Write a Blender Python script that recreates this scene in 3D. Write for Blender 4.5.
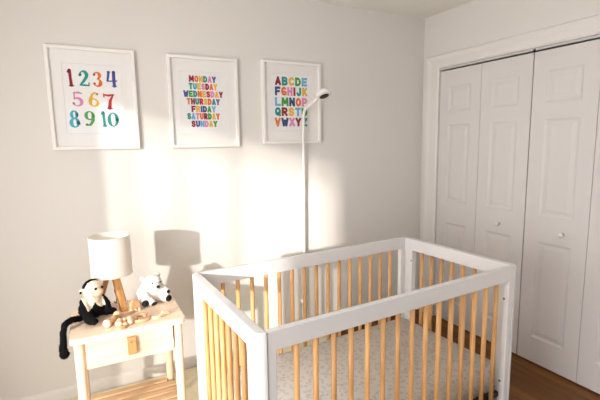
import bpy, bmesh, math, random
from mathutils import Vector, Matrix, noise
C = bpy.context
for o in list(bpy.data.objects):
    bpy.data.objects.remove(o, do_unlink=True)
scene = C.scene
COL = scene.collection
PI = math.pi

# ------------------------------------------------------------------ camera
cam_d = bpy.data.cameras.new('camera')
cam_d.sensor_width = 36.0
cam_d.lens = 414.06 / 600 * 36.0
cam_d.clip_start = 0.02
cam = bpy.data.objects.new('camera', cam_d)
COL.objects.link(cam)
_r = Vector((0.88771737, -0.46010886, -0.01605314))
_u = Vector((0.0774608, 0.11489679, 0.99035274))
_f = Vector((0.45382562, 0.88039682, -0.13763628))
cam.matrix_world = Matrix(((_r.x, _u.x, -_f.x, -2.5535), (_r.y, _u.y, -_f.y, -2.677),
                           (_r.z, _u.z, -_f.z, 1.4929), (0, 0, 0, 1)))
scene.camera = cam

# ------------------------------------------------------------------ world, sun, daylight, exposure
w = bpy.data.worlds.new('world')
scene.world = w
w.use_nodes = True
w.node_tree.nodes['Background'].inputs[0].default_value = (0.75, 0.85, 1.0, 1)
w.node_tree.nodes['Background'].inputs[1].default_value = 1.0
AZ, EL = math.radians(46.6), math.radians(10.5)
sun_d = bpy.data.lights.new('sun', 'SUN')
sun_d.energy = 6.2
sun_d.angle = math.radians(1.5)
sun_d.color = (1.0, 0.94, 0.86)
sun = bpy.data.objects.new('sun', sun_d)
COL.objects.link(sun)
sdir = Vector((math.sin(AZ) * math.cos(EL), math.cos(AZ) * math.cos(EL), -math.sin(EL)))
sun.rotation_euler = sdir.to_track_quat('-Z', 'Y').to_euler()
sun.location = (-5, -4, 3)


def area(name, loc, direction, sx, sy, power, col):
    l = bpy.data.lights.new(name, 'AREA')
    l.shape = 'RECTANGLE'; l.size = sx; l.size_y = sy; l.energy = power; l.color = col
    o = bpy.data.objects.new(name, l); COL.objects.link(o)
    o.location = loc
    o.rotation_euler = Vector(direction).to_track_quat('-Z', 'Y').to_euler()
    return o


area('window_skylight', (-3.62, -2.0, 1.25), (1, 0, 0), 1.5, 1.5, 65, (1.0, 0.97, 0.95))
area('front_fill', (-1.9, -4.42, 1.45), (0, 1, 0), 1.6, 1.3, 3, (0.97, 0.97, 1.0))  # added front fill, set in a made-up window behind the camera

scene.view_settings.view_transform = 'Standard'
scene.view_settings.look = 'None'
scene.view_settings.exposure = 0.0
scene.view_settings.gamma = 1.0
scene.view_settings.use_curve_mapping = False
try:
    scene.cycles.use_denoising = True
    scene.cycles.max_bounces = 10
    scene.cycles.diffuse_bounces = 6
    scene.cycles.transparent_max_bounces = 16
    scene.cycles.sample_clamp_indirect = 6.0
except Exception:
    pass


# ------------------------------------------------------------------ materials
def srgb(r, g, b):
    f = lambda c: (c / 255 / 12.92) if c / 255 <= 0.04045 else ((c / 255 + 0.055) / 1.055) ** 2.4
    return (f(r), f(g), f(b), 1)


def mat(name, col, rough=0.6, spec=0.4, noise_amt=0.04, noise_scale=8.0, bump=0.0, bump_scale=200.0, sheen=0.0):
    m = bpy.data.materials.new(name)
    m.use_nodes = True
    nt = m.node_tree; n = nt.nodes; b = n['Principled BSDF']
    b.inputs['Roughness'].default_value = rough
    b.inputs['Specular IOR Level'].default_value = spec
    if sheen:
        b.inputs['Sheen Weight'].default_value = sheen
    tc = n.new('ShaderNodeTexCoord')
    nz = n.new('ShaderNodeTexNoise'); nz.inputs['Scale'].default_value = noise_scale; nz.inputs['Detail'].default_value = 4
    nt.links.new(tc.outputs['Object'], nz.inputs['Vector'])
    mx = n.new('ShaderNodeMix'); mx.data_type = 'RGBA'
    mx.inputs[6].default_value = tuple(c * (1 - noise_amt) for c in col[:3]) + (1,)
    mx.inputs[7].default_value = tuple(min(1, c * (1 + noise_amt)) for c in col[:3]) + (1,)
    nt.links.new(nz.outputs['Fac'], mx.inputs[0])
    nt.links.new(mx.outputs[2], b.inputs['Base Color'])
    if bump:
        n2 = n.new('ShaderNodeTexNoise'); n2.inputs['Scale'].default_value = bump_scale; n2.inputs['Detail'].default_value = 3
        nt.links.new(tc.outputs['Object'], n2.inputs['Vector'])
        bp = n.new('ShaderNodeBump'); bp.inputs['Strength'].default_value = bump; bp.inputs['Distance'].default_value = 0.003
        nt.links.new(n2.outputs['Fac'], bp.inputs['Height'])
        nt.links.new(bp.outputs['Normal'], b.inputs['Normal'])
    return m


def wood(name, light, dark, stretch=(1, 1, 12), scale=14.0, rough=0.45, spec=0.35):
    """grain: noise squeezed across the direction it runs along"""
    m = bpy.data.materials.new(name)
    m.use_nodes = True
    nt = m.node_tree; n = nt.nodes; b = n['Principled BSDF']
    b.inputs['Roughness'].default_value = rough
    b.inputs['Specular IOR Level'].default_value = spec
    tc = n.new('ShaderNodeTexCoord'); mp = n.new('ShaderNodeMapping')
    mp.inputs['Scale'].default_value = tuple(1.0 / s for s in stretch)
    nt.links.new(tc.outputs['Object'], mp.inputs['Vector'])
    nz = n.new('ShaderNodeTexNoise'); nz.inputs['Scale'].default_value = scale * 4; nz.inputs['Detail'].default_value = 6
    nz.inputs['Distortion'].default_value = 0.6
    nt.links.new(mp.outputs['Vector'], nz.inputs['Vector'])
    rp = n.new('ShaderNodeValToRGB')
    rp.color_ramp.elements[0].position = 0.34; rp.color_ramp.elements[0].color = dark
    rp.color_ramp.elements[1].position = 0.62; rp.color_ramp.elements[1].color = light
    nt.links.new(nz.outputs['Fac'], rp.inputs['Fac'])
    oi = n.new('ShaderNodeObjectInfo')
    hs = n.new('ShaderNodeHueSaturation')
    mr = n.new('ShaderNodeMapRange'); mr.inputs[3].default_value = 0.88; mr.inputs[4].default_value = 1.1
    nt.links.new(oi.outputs['Random'], mr.inputs[0])
    nt.links.new(mr.outputs[0], hs.inputs['Value'])
    nt.links.new(rp.outputs['Color'], hs.inputs['Color'])
    nt.links.new(hs.outputs['Color'], b.inputs['Base Color'])
    return m


WALL = mat('wall_paint', (0.70, 0.68, 0.652, 1), 0.85, 0.2, 0.012, 2.0, 0.06, 350)
CEIL = mat('ceiling_paint', (0.80, 0.79, 0.735, 1), 0.9, 0.15, 0.01, 2.0)
TRIM = mat('trim_paint', (0.73, 0.71, 0.695, 1), 0.4, 0.4, 0.01, 3.0)
DOORW = mat('door_paint', (0.66, 0.64, 0.642, 1), 0.45, 0.4, 0.012, 4.0, 0.05, 60)
METAL = mat('track_metal', (0.55, 0.55, 0.55, 1), 0.35, 0.6)
DARK = mat('dark_gap', (0.02, 0.02, 0.02, 1), 0.8, 0.1)
CRIBW = mat('crib_white_paint', (0.70, 0.70, 0.71, 1), 0.35, 0.4, 0.008, 5.0)
SPIN = wood('honey_spindle_wood', srgb(220, 172, 116), srgb(194, 142, 88), (1, 1, 14), 16)
BIRCHX = wood('birch_along', srgb(236, 213, 192), srgb(224, 198, 173), (16, 1, 1), 10)
BIRCHZ = wood('birch_upright', srgb(236, 211, 186), srgb(225, 195, 165), (1, 1, 16), 10)
BIRCHS = wood('birch_slat', srgb(230, 196, 158), srgb(212, 172, 130), (16, 1, 1), 10)
LAMPW = wood('lamp_leg_wood', srgb(206, 156, 98), srgb(178, 126, 72), (1, 1, 10), 14)
TOYW = wood('toy_beech', srgb(224, 190, 154), srgb(208, 170, 132), (1, 6, 1), 20)
TOYP = wood('toy_pale_wood', srgb(236, 212, 184), srgb(224, 194, 160), (1, 6, 1), 20)
TOYD = wood('toy_tan_wood', srgb(206, 164, 124), srgb(188, 144, 104), (1, 6, 1), 20)
LEATHER = mat('tan_leather', srgb(206, 146, 92), 0.55, 0.3, 0.08, 40, 0.1, 400)
SHADE = None
FRAMEW = mat('frame_white', (0.82, 0.80, 0.78, 1), 0.4, 0.4, 0.01)
MATB = mat('mat_board', (0.86, 0.845, 0.83, 1), 0.9, 0.1, 0.006)
PAPER = mat('print_paper', (0.86, 0.86, 0.865, 1), 0.8, 0.15, 0.006)
BLACKP = mat('black_plastic', (0.01, 0.01, 0.012, 1), 0.5, 0.3)
WHITEP = mat('white_plastic', (0.78, 0.77, 0.76, 1), 0.35, 0.5, 0.006)
BLACKM = mat('black_metal', (0.02, 0.02, 0.022, 1), 0.5, 0.5)
STEEL = mat('bolt_steel', (0.18, 0.18, 0.19, 1), 0.4, 0.6)
KNOB = mat('knob_white', (0.78, 0.77, 0.76, 1), 0.25, 0.6)
PLBLACK = mat('black_plush', (0.006, 0.006, 0.007, 1), 0.95, 0.1, 0.3, 60, 0.3, 300)
PLCREAM = mat('cream_plush', srgb(232, 222, 200), 0.95, 0.1, 0.06, 60, 0.4, 300)
PLFACE = mat('plush_face_skin', srgb(226, 196, 166), 0.9, 0.15, 0.04, 60)
PLWHITE = mat('white_plush', (0.82, 0.80, 0.765, 1), 0.95, 0.1, 0.05, 60, 0.4, 300)
PLEAR = mat('plush_inner_ear', srgb(226, 208, 190), 0.95, 0.1, 0.05)
EYE = mat('glossy_eye', (0.01, 0.008, 0.006, 1), 0.12, 0.6)
PADS = mat('paw_pad_black', (0.012, 0.012, 0.014, 1), 0.8, 0.2, 0.2, 80)
RUG = mat('rug_pile', srgb(232, 222, 192), 0.95, 0.1, 0.12, 60, 0.6, 300)

# lamp shade: fabric that lets some light through
SHADE = mat('linen_shade', (0.88, 0.865, 0.84, 1), 0.9, 0.1, 0.04, 120, 0.15, 500)
_nt = SHADE.node_tree
_tl = _nt.nodes.new('ShaderNodeBsdfTranslucent'); _tl.inputs[0].default_value = (0.94, 0.91, 0.87, 1)
_ms = _nt.nodes.new('ShaderNodeMixShader'); _ms.inputs[0].default_value = 0.58
_out = [x for x in _nt.nodes if x.type == 'OUTPUT_MATERIAL'][0]
_nt.links.new(_nt.nodes['Principled BSDF'].outputs[0], _ms.inputs[1])
_nt.links.new(_tl.outputs[0], _ms.inputs[2])
_nt.links.new(_ms.outputs[0], _out.inputs[0])


def glass_mat(name, tint=(1, 1, 1, 1), refl=0.05):
    m = bpy.data.materials.new(name); m.use_nodes = True
    nt = m.node_tree; n = nt.nodes; n.clear()
    o = n.new('ShaderNodeOutputMaterial'); t = n.new('ShaderNodeBsdfTransparent'); g = n.new('ShaderNodeBsdfGlossy')
    g.inputs['Roughness'].default_value = 0.05
    t.inputs[0].default_value = tint
    mx = n.new('ShaderNodeMixShader'); fr = n.new('ShaderNodeFresnel'); geo = n.new('ShaderNodeNewGeometry')
    mr = n.new('ShaderNodeMapRange'); mr.inputs[3].default_value = 1.45; mr.inputs[4].default_value = 1 / 1.45
    nt.links.new(geo.outputs['Backfacing'], mr.inputs[0]); nt.links.new(mr.outputs[0], fr.inputs[0])
    ml = n.new('ShaderNodeMath'); ml.operation = 'MULTIPLY'; ml.inputs[1].default_value = refl / 0.04
    nt.links.new(fr.outputs[0], ml.inputs[0]); nt.links.new(ml.outputs[0], mx.inputs[0])
    nt.links.new(t.outputs[0], mx.inputs[1]); nt.links.new(g.outputs[0], mx.inputs[2])
    nt.links.new(mx.outputs[0], o.inputs[0])
    return m


GLASS = glass_mat('picture_glass', (0.985, 0.985, 0.985, 1), 0.03)
WGLASS = glass_mat('window_glass', (0.97, 0.97, 0.97, 1), 0.03)

# sheer curtain cloth
SHEER = bpy.data.materials.new('sheer_cloth'); SHEER.use_nodes = True
_n = SHEER.node_tree.nodes; _n.clear()
_o = _n.new('ShaderNodeOutputMaterial'); _t = _n.new('ShaderNodeBsdfTransparent'); _d = _n.new('ShaderNodeBsdfTranslucent')
_d.inputs[0].default_value = (0.85, 0.83, 0.8, 1)
_m = _n.new('ShaderNodeMixShader'); _m.inputs[0].default_value = 0.26
SHEER.node_tree.links.new(_t.outputs[0], _m.inputs[1]); SHEER.node_tree.links.new(_d.outputs[0], _m.inputs[2])
SHEER.node_tree.links.new(_m.outputs[0], _o.inputs[0])

# floor planks
FLOOR = bpy.data.materials.new('oak_planks'); FLOOR.use_nodes = True
_nt = FLOOR.node_tree; _n = _nt.nodes; _b = _n['Principled BSDF']
_b.inputs['Roughness'].default_value = 0.5; _b.inputs['Specular IOR Level'].default_value = 0.3
_tc = _n.new('ShaderNodeTexCoord'); _mp = _n.new('ShaderNodeMapping'); _mp.inputs['Rotation'].default_value = (0, 0, PI / 2)
_nt.links.new(_tc.outputs['Object'], _mp.inputs['Vector'])
_br = _n.new('ShaderNodeTexBrick')
_br.inputs['Scale'].default_value = 1.0; _br.inputs['Brick Width'].default_value = 0.9; _br.inputs['Row Height'].default_value = 0.083
_br.inputs['Mortar Size'].default_value = 0.0012; _br.offset = 0.37; _br.inputs['Bias'].default_value = 0.0
_br.inputs['Color1'].default_value = srgb(130, 86, 40); _br.inputs['Color2'].default_value = srgb(102, 65, 27)
_br.inputs['Mortar'].default_value = srgb(48, 28, 14)
_nt.links.new(_mp.outputs['Vector'], _br.inputs['Vector'])
_m2 = _n.new('ShaderNodeMapping'); _m2.inputs['Scale'].default_value = (1, 0.08, 1)
_nt.links.new(_tc.outputs['Object'], _m2.inputs['Vector'])
_nz = _n.new('ShaderNodeTexNoise'); _nz.inputs['Scale'].default_value = 42; _nz.inputs['Detail'].default_value = 6
_nt.links.new(_m2.outputs['Vector'], _nz.inputs['Vector'])
_mr = _n.new('ShaderNodeMapRange'); _mr.inputs[1].default_value = 0.3; _mr.inputs[2].default_value = 0.7
_mr.inputs[3].default_value = 0.72; _mr.inputs[4].default_value = 1.15
_nt.links.new(_nz.outputs['Fac'], _mr.inputs[0])
_hs = _n.new('ShaderNodeHueSaturation')
_nt.links.new(_mr.outputs[0], _hs.inputs['Value']); _nt.links.new(_br.outputs['Color'], _hs.inputs['Color'])
_nt.links.new(_hs.outputs['Color'], _b.inputs['Base Color'])

# mattress sheet: off-white with a small grey print
SHEET = bpy.data.materials.new('printed_sheet'); SHEET.use_nodes = True
_nt = SHEET.node_tree; _n = _nt.nodes; _b = _n['Principled BSDF']
_b.inputs['Roughness'].default_value = 0.9; _b.inputs['Specular IOR Level'].default_value = 0.15
_tc = _n.new('ShaderNodeTexCoord')
_vo = _n.new('ShaderNodeTexVoronoi'); _vo.inputs['Scale'].default_value = 48; _vo.feature = 'F1'
_nd = _n.new('ShaderNodeTexNoise'); _nd.inputs['Scale'].default_value = 55; _nd.inputs['Detail'].default_value = 2
_mv = _n.new('ShaderNodeMix'); _mv.data_type = 'VECTOR'; _mv.inputs[0].default_value = 0.03
_nt.links.new(_tc.outputs['Object'], _nd.inputs['Vector'])
_nt.links.new(_tc.outputs['Object'], _mv.inputs[4]); _nt.links.new(_nd.outputs['Color'], _mv.inputs[5])
_nt.links.new(_mv.outputs[1], _vo.inputs['Vector'])
_rp = _n.new('ShaderNodeValToRGB')
_rp.color_ramp.elements[0].position = 0.20; _rp.color_ramp.elements[0].color = (0.50, 0.475, 0.45, 1)
_rp.color_ramp.elements[1].position = 0.55; _rp.color_ramp.elements[1].color = (0.64, 0.61, 0.575, 1)
_nt.links.new(_vo.outputs['Distance'], _rp.inputs['Fac'])
_nt.links.new(_rp.outputs['Color'], _b.inputs['Base Color'])


# ------------------------------------------------------------------ helpers
def link(name, me, m=None, parent=None, smooth=False):
    o = bpy.data.objects.new(name, me)
    COL.objects.link(o)
    if m is not None:
        for x in (m if isinstance(m, (list, tuple)) else [m]):
            me.materials.append(x)
    if parent is not None:
        o.parent = parent
    if smooth:
        for p in me.polygons:
            p.use_smooth = True
    return o


def obj(name, bm, m=None, parent=None, smooth=False, recalc=True):
    if recalc:
        bmesh.ops.recalc_face_normals(bm, faces=bm.faces)
    me = bpy.data.meshes.new(name)
    bm.to_mesh(me); bm.free()
    return link(name, me, m, parent, smooth)


def tag(o, label=None, cat=None, group=None, kind=None):
    if label: o['label'] = label
    if cat: o['category'] = cat
    if group: o['group'] = group
    if kind: o['kind'] = kind
    return o


def thing(name, label, cat, loc=(0, 0, 0), rotz=0.0, group=None, scale=1.0):
    o = bpy.data.objects.new(name, None)
    o.empty_display_size = 0.05
    COL.objects.link(o)
    o.location = loc; o.rotation_euler = (0, 0, rotz); o.scale = (scale,) * 3
    return tag(o, label, cat, group)


def box(bm, x0, x1, y0, y1, z0, z1):
    v = [bm.verts.new((x, y, z)) for x in (x0, x1) for y in (y0, y1) for z in (z0, z1)]
    F = [(0, 1, 3, 2), (4, 6, 7, 5), (0, 4, 5, 1), (2, 3, 7, 6), (0, 2, 6, 4), (1, 5, 7, 3)]
    return [bm.faces.new([v[i] for i in f]) for f in F], v


def bevel_all(bm, r, seg=2, edges=None):
    bmesh.ops.bevel(bm, geom=list(edges if edges is not None else bm.edges), offset=r, segments=seg, profile=0.5, affect='EDGES')


def bbox(x0, x1, y0, y1, z0, z1, r=0.002, seg=2):
    bm = bmesh.new(); box(bm, x0, x1, y0, y1, z0, z1)
    if r: bevel_all(bm, r, seg)
    return bm


def frames_along(pts):
    pts = [Vector(p) for p in pts]
    out = []
    up = None
    for i, p in enumerate(pts):
        t = (pts[min(i + 1, len(pts) - 1)] - pts[max(i - 1, 0)]).normalized()
        if up is None:
            up = Vector((0, 0, 1)) if abs(t.z) < 0.9 else Vector((1, 0, 0))
        s = t.cross(up).normalized(); up = s.cross(t).normalized()
        out.append((p, s, up))
    return out


def tube(bm, pts, rad, n=12, cap=True):
    rr = rad if isinstance(rad, (list, tuple)) else [rad] * len(pts)
    rings = []
    for (p, s, u), r in zip(frames_along(pts), rr):
        rings.append([bm.verts.new(p + r * (math.cos(2 * PI * k / n) * s + math.sin(2 * PI * k / n) * u)) for k in range(n)])
    for a, b in zip(rings, rings[1:]):
        for k in range(n):
            bm.faces.new((a[k], a[(k + 1) % n], b[(k + 1) % n], b[k]))
    if cap:
        bm.faces.new(rings[0][::-1]); bm.faces.new(rings[-1])
    return rings


def lathe(bm, prof, n=32, M=None):
    """prof: (r, z) pairs; r=0 ends close to a point"""
    rings = []
    for r, z in prof:
        if r < 1e-6:
            rings.append([bm.verts.new((0, 0, z))])
        else:
            rings.append([bm.verts.new((r * math.cos(2 * PI * k / n), r * math.sin(2 * PI * k / n), z)) for k in range(n)])
    for a, b in zip(rings, rings[1:]):
        for k in range(n):
            if len(a) == 1 and len(b) == 1: continue
            if len(a) == 1: bm.faces.new((a[0], b[k], b[(k + 1) % n]))
            elif len(b) == 1: bm.faces.new((a[k], a[(k + 1) % n], b[0]))
            else: bm.faces.new((a[k], a[(k + 1) % n], b[(k + 1) % n], b[k]))
    if M is not None:
        bmesh.ops.transform(bm, matrix=M, verts=[v for r in rings for v in r])


def ball(bm, c, r, scale=(1, 1, 1), rot=None, seg=16):
    M = Matrix.Translation(c) @ (rot.to_4x4() if rot else Matrix.Identity(4)) @ Matrix.Diagonal((scale[0] * r, scale[1] * r, scale[2] * r, 1))
    bmesh.ops.create_uvsphere(bm, u_segments=seg, v_segments=max(8, seg * 2 // 3), radius=1.0, matrix=M)


def extrude_poly(bm, pts, d):
    """closed polygon of Vectors extruded along d"""
    d = Vector(d)
    a = [bm.verts.new(p) for p in pts]; b = [bm.verts.new(Vector(p) + d) for p in pts]
    n = len(a)
    bm.faces.new(a[::-1]); bm.faces.new(b)
    for i in range(n):
        bm.faces.new((a[i], a[(i + 1) % n], b[(i + 1) % n], b[i]))


def rrect(x0, x1, y0, y1, r, n=6):
    pts = []
    for cx, cy, a0 in ((x1 - r, y0 + r, -PI / 2), (x1 - r, y1 - r, 0), (x0 + r, y1 - r, PI / 2), (x0 + r, y0 + r, PI)):
        for k in range(n + 1):
            a = a0 + k * PI / 2 / n
            pts.append((cx + r * math.cos(a), cy + r * math.sin(a)))
    return pts


def torus(bm, R, r, M, n=28, k=10):
    vs = []
    for i in range(n):
        a = 2 * PI * i / n
        vs.append([bm.verts.new(M @ Vector(((R + r * math.cos(2 * PI * j / k)) * math.cos(a), (R + r * math.cos(2 * PI * j / k)) * math.sin(a), r * math.sin(2 * PI * j / k)))) for j in range(k)])
    for i in range(n):
        for j in range(k):
            bm.faces.new((vs[i][j], vs[(i + 1) % n][j], vs[(i + 1) % n][(j + 1) % k], vs[i][(j + 1) % k]))


def struct(name, bm, m, parent=None):
    o = obj(name, bm, m, parent)
    if parent is None: o['kind'] = 'structure'
    return o


# ------------------------------------------------------------------ the room
XL, YF, H = -3.62, -4.45, 2.477           # left wall face, front wall face, ceiling
bm = bmesh.new(); box(bm, XL - .15, 0.75, YF - .15, 0.15, -0.1, 0.0); struct('floor', bm, FLOOR)
bm = bmesh.new(); box(bm, XL - .15, 0.75, YF - .15, 0.15, H, H + .1); struct('ceiling', bm, CEIL)
bm = bmesh.new(); box(bm, XL - .15, 0.75, 0.0, 0.15, 0.0, H); struct('wall_back', bm, WALL)
# right wall with the closet opening
OY0, OY1, OZ = -1.735, -0.183, 2.055
bm = bmesh.new()
box(bm, 0.0, 0.12, OY1, 0.0, 0.0, H)
box(bm, 0.0, 0.12, YF - .15, OY0, 0.0, H)
box(bm, 0.0, 0.12, OY0, OY1, OZ, H)
struct('wall_right', bm, WALL)
bm = bmesh.new(); box(bm, 0.66, 0.75, YF - .15, 0.0, 0.0, H); struct('wall_closet', bm, WALL)
# left wall with its window opening
WY0, WY1, WZ0, WZ1 = -2.78, -1.10, 0.14, 2.10
bm = bmesh.new()
box(bm, XL - .15, XL, WY1, 0.0, 0.0, H)
box(bm, XL - .15, XL, YF - .15, WY0, 0.0, H)
box(bm, XL - .15, XL, WY0, WY1, 0.0, WZ0)
box(bm, XL - .15, XL, WY0, WY1, WZ1, H)
struct('wall_left', bm, WALL)
# front wall, with an opening added for front fill light
FX0, FX1, FZ0, FZ1 = -2.75, -1.05, 0.75, 2.1
bm = bmesh.new()
box(bm, XL, FX0, YF - .15, YF, 0.0, H)
box(bm, FX1, 0.0, YF - .15, YF, 0.0, H)
box(bm, FX0, FX1, YF - .15, YF, 0.0, FZ0)
box(bm, FX0, FX1, YF - .15, YF, FZ1, H)
struct('wall_front', bm, WALL)


def window(name, axis, a0, a1, z0, z1, p, out):
    """a window whose casing, sash and panes lie in the wall; axis 'y' = in a wall x=p, 'x' = in a wall y=p"""
    def bx(bm, u0, u1, d0, d1, zz0, zz1):
        d0, d1 = sorted((p + out * d0, p + out * d1))
        if axis == 'y': box(bm, d0, d1, u0, u1, zz0, zz1)
        else: box(bm, u0, u1, d0, d1, zz0, zz1)
    bm = bmesh.new()
    t = 0.035
    bx(bm, a0, a0 + t, .05, .11, z0, z1); bx(bm, a1 - t, a1, .05, .11, z0, z1)
    bx(bm, a0 + t, a1 - t, .05, .11, z0, z0 + t); bx(bm, a0 + t, a1 - t, .05, .11, z1 - t, z1)
    o = struct(name, bm, TRIM)
    bm = bmesh.new(); bx(bm, a0 + t, a1 - t, .078, .082, z0 + t, z1 - t); struct('pane', bm, WGLASS, o)
    bm = bmesh.new(); bx(bm, a0 - .03, a1 + .03, -.05, .05, z0 - .025, z0); struct('window_sill', bm, TRIM, o)
    return o


win = window('window_1', 'y', WY0, WY1, WZ0, WZ1, XL, -1)
window('fill_window', 'x', FX0, FX1, FZ0, FZ1, YF, -1)  # made-up window, put in to go with the front fill light


def curtain(y0, y1, x, z0, z1, seed, amp=0.028, wl=0.11, y1b=None):
    rnd = random.Random(seed)
    bm = bmesh.new()
    n = int((y1 - y0) / 0.006)
    ph = rnd.random() * 6
    cols = []
    for i in range(n + 1):
        y = y0 + (y1 - y0) * i / n
        f = 2 * PI * (y - y0) / wl + 1.1 * math.sin(9 * y + ph) + 0.7 * math.sin(23 * y + 2 * ph)
        a = amp * (0.6 + 0.4 * math.sin(5.1 * y + ph))
        yb_ = y if y1b is None else y0 + (y1b - y0) * i / n
        cols.append([bm.verts.new((x + a * math.sin(f + 0.25 * z), y + (yb_ - y) * (z1 - z) / (z1 - z0), z)) for z in (z0, (z0 * 2 + z1) / 3, (z0 + 2 * z1) / 3, z1)])
    for a, b in zip(cols, cols[1:]):
        for k in range(3):
            bm.faces.new((a[k], b[k], b[k + 1], a[k + 1]))
    o = obj('curtain', bm, SHEER, win, True, False)
    return o


curtain(-1.80, -0.95, XL + .10, 0.05, 2.16, 5, 0.017, 0.125)
curtain(-1.19, -0.95, XL + .125, 0.05, 2.16, 17, 0.012, 0.11)  # extra unseen layers, added to soften the sun patch's left edge
curtain(-1.12, -0.95, XL + .14, 0.05, 2.16, 18, 0.010, 0.08)
curtain(-1.455, -1.31, XL + .125, 0.05, 2.16, 31, 0.010, 0.05)  # more added layers, dimming bands between the sun streaks
curtain(-1.80, -1.68, XL + .125, 0.05, 2.16, 33, 0.010, 0.05)
# the far panel is drawn aside: its free edge hangs at a slant, in layers
for yt, yb, dx in ((-2.34, -2.50, .10), (-2.42, -2.57, .085), (-2.49, -2.62, .115)):
    curtain(-2.80, yt, XL + dx, 0.05, 2.16, 11 + int(dx * 1000), 0.014, 0.06, yb)
# unseen valance layers, added to fade the sun patch out towards its top
for k, zz in enumerate((1.97, 1.90, 1.83, 1.76)):
    curtain(-2.80, -1.08, XL + .14 + .02 * k, zz, 2.17, 21 + k, 0.008, 0.16 + .03 * k)

# baseboards
def baseboard(name, x0, x1):
    bm = bmesh.new()
    prof = [(0.0, 0.0), (-0.014, 0.0), (-0.014, 0.055), (-0.011, 0.066), (-0.006, 0.071), (-0.004, 0.078), (0.0, 0.078)]
    a = [bm.verts.new((x0, y, z)) for y, z in prof]; b = [bm.verts.new((x1, y, z)) for y, z in prof]
    for i in range(len(prof)):
        j = (i + 1) % len(prof); bm.faces.new((a[i], a[j], b[j], b[i]))
    bm.faces.new(a); bm.faces.new(b)
    return struct(name, bm, TRIM)


baseboard('baseboard_back', XL, 0.0)
bm = bmesh.new(); box(bm, -0.014, 0.0, -0.045, -0.014, 0, 0.078); box(bm, -0.014, 0, YF, OY0 - .14, 0, .078); struct('baseboard_right', bm, TRIM)

# closet casing: profiled boards, mitred at the top corners
CASO = 0.138                                # casing outer width beyond the opening
def casing_board(name, path_in, path_out):
    """board between two points on the inner edge line and two on the outer; profile across it"""
    prof = [(0.0, 0.010), (0.06, 0.013), (0.12, 0.016), (0.55, 0.016), (0.62, 0.019), (0.80, 0.024), (0.95, 0.024), (1.0, 0.018)]
    bm = bmesh.new()
    ends = []
    for pi_, po in zip(path_in, path_out):
        pi_, po = Vector(pi_), Vector(po)
        row = []
        for t, h in prof:
            q = pi_.lerp(po, t); row.append(bm.verts.new((q.x - h, q.y, q.z)))
        for q in (po, pi_): row.append(bm.verts.new((0.0, q.y, q.z)))
        ends.append(row)
    a, b = ends
    for i in range(len(a)):
        j = (i + 1) % len(a); bm.faces.new((a[i], a[j], b[j], b[i]))
    bm.faces.new(a); bm.faces.new(b)
    return struct(name, bm, TRIM)


CT = OZ + .1
cy0, cy1 = OY1, OY1 + CASO
casing_board('trim_1', [(0, OY1, 0), (0, OY1, OZ)], [(0, cy1, 0), (0, cy1, CT)])
casing_board('trim_2', [(0, OY1, OZ), (0, OY0, OZ)], [(0, cy1, CT), (0, OY0 - CASO, CT)])
casing_board('trim_3', [(0, OY0, OZ), (0, OY0, 0)], [(0, OY0 - CASO, CT), (0, OY0 - CASO, 0)])
# sliding track under the head
bm = bmesh.new()
box(bm, 0.004, 0.034, OY0 + .002, OY1 - .002, OZ - .013, OZ - .001)
box(bm, 0.002, 0.004, OY0 + .002, OY1 - .002, OZ - .016, OZ - .001)
tr4 = struct('trim_4', bm, METAL)
bm = bmesh.new(); box(bm, -.001, .006, -.968, -.954, OZ - .026, OZ - .006); struct('track_guide', bm, DARK, tr4)


# bifold leaves with three raised panels each
def leaf(name, y_start, y_end, knob_y):
    z0, z1, t = 0.012, 2.028, 0.033
    ya, yb = y_start - .0015, y_end + .0015        # ya > yb
    bm = bmesh.new()
    st = 0.088
    pan = [(0.185, 0.835), (1.005, 1.612), (1.712, 1.905)]
    X = 0.004
    def P(y, z, x=X): return bm.verts.new((x, y, z))
    def quad(p): bm.faces.new([P(*q) for q in p])
    ys = (yb, yb + st, ya - st, ya)
    # stiles
    for u0, u1 in ((ys[0], ys[1]), (ys[2], ys[3])):
        quad([(u0, z0), (u1, z0), (u1, z1), (u0, z1)])
    zz = [z0] + [q for p_ in pan for q in p_] + [z1]
    for k in range(0, len(zz), 2):
        quad([(ys[1], zz[k]), (ys[2], zz[k]), (ys[2], zz[k + 1]), (ys[1], zz[k + 1])])
    for p0, p1 in pan:
        rings = []
        for ins, dep in ((0, 0), (.005, .003), (.013, .006), (.020, .0065), (.027, .0054), (.042, .0026), (.045, .002)):
            rings.append([P(ys[1] + ins, p0 + ins, X + dep), P(ys[2] - ins, p0 + ins, X + dep), P(ys[2] - ins, p1 - ins, X + dep), P(ys[1] + ins, p1 - ins, X + dep)])
        for a, b in zip(rings, rings[1:]):
            for k in range(4):
                bm.faces.new((a[k], a[(k + 1) % 4], b[(k + 1) % 4], b[k]))
        bm.faces.new(rings[-1])
    bmesh.ops.remove_doubles(bm, verts=bm.verts, dist=1e-5)
    # edges and back
    b0 = [(yb, z0), (ya, z0), (ya, z1), (yb, z1)]
    f = [P(y, z, X) for y, z in b0]; g = [P(y, z, X + t) for y, z in b0]
    for k in range(4):
        bm.faces.new((f[k], f[(k + 1) % 4], g[(k + 1) % 4], g[k]))
    bm.faces.new(g)
    bmesh.ops.remove_doubles(bm, verts=bm.verts, dist=1e-5)
    o = struct(name, bm, DOORW)
    if knob_y is not None:
        bm = bmesh.new()
        M = Matrix.Translation((X, knob_y, 0.9075)) @ Matrix.Rotation(-PI / 2, 4, 'Y')
        lathe(bm, [(0, 0), (0.0085, 0), (0.008, .006), (0.0065, .012), (.010, .016), (.0155, .021), (.0165, .027), (.013, .033), (.006, .0355), (0, .036)], 24, M)
        obj('door_knob', bm, KNOB, o, True)
    return o


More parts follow.
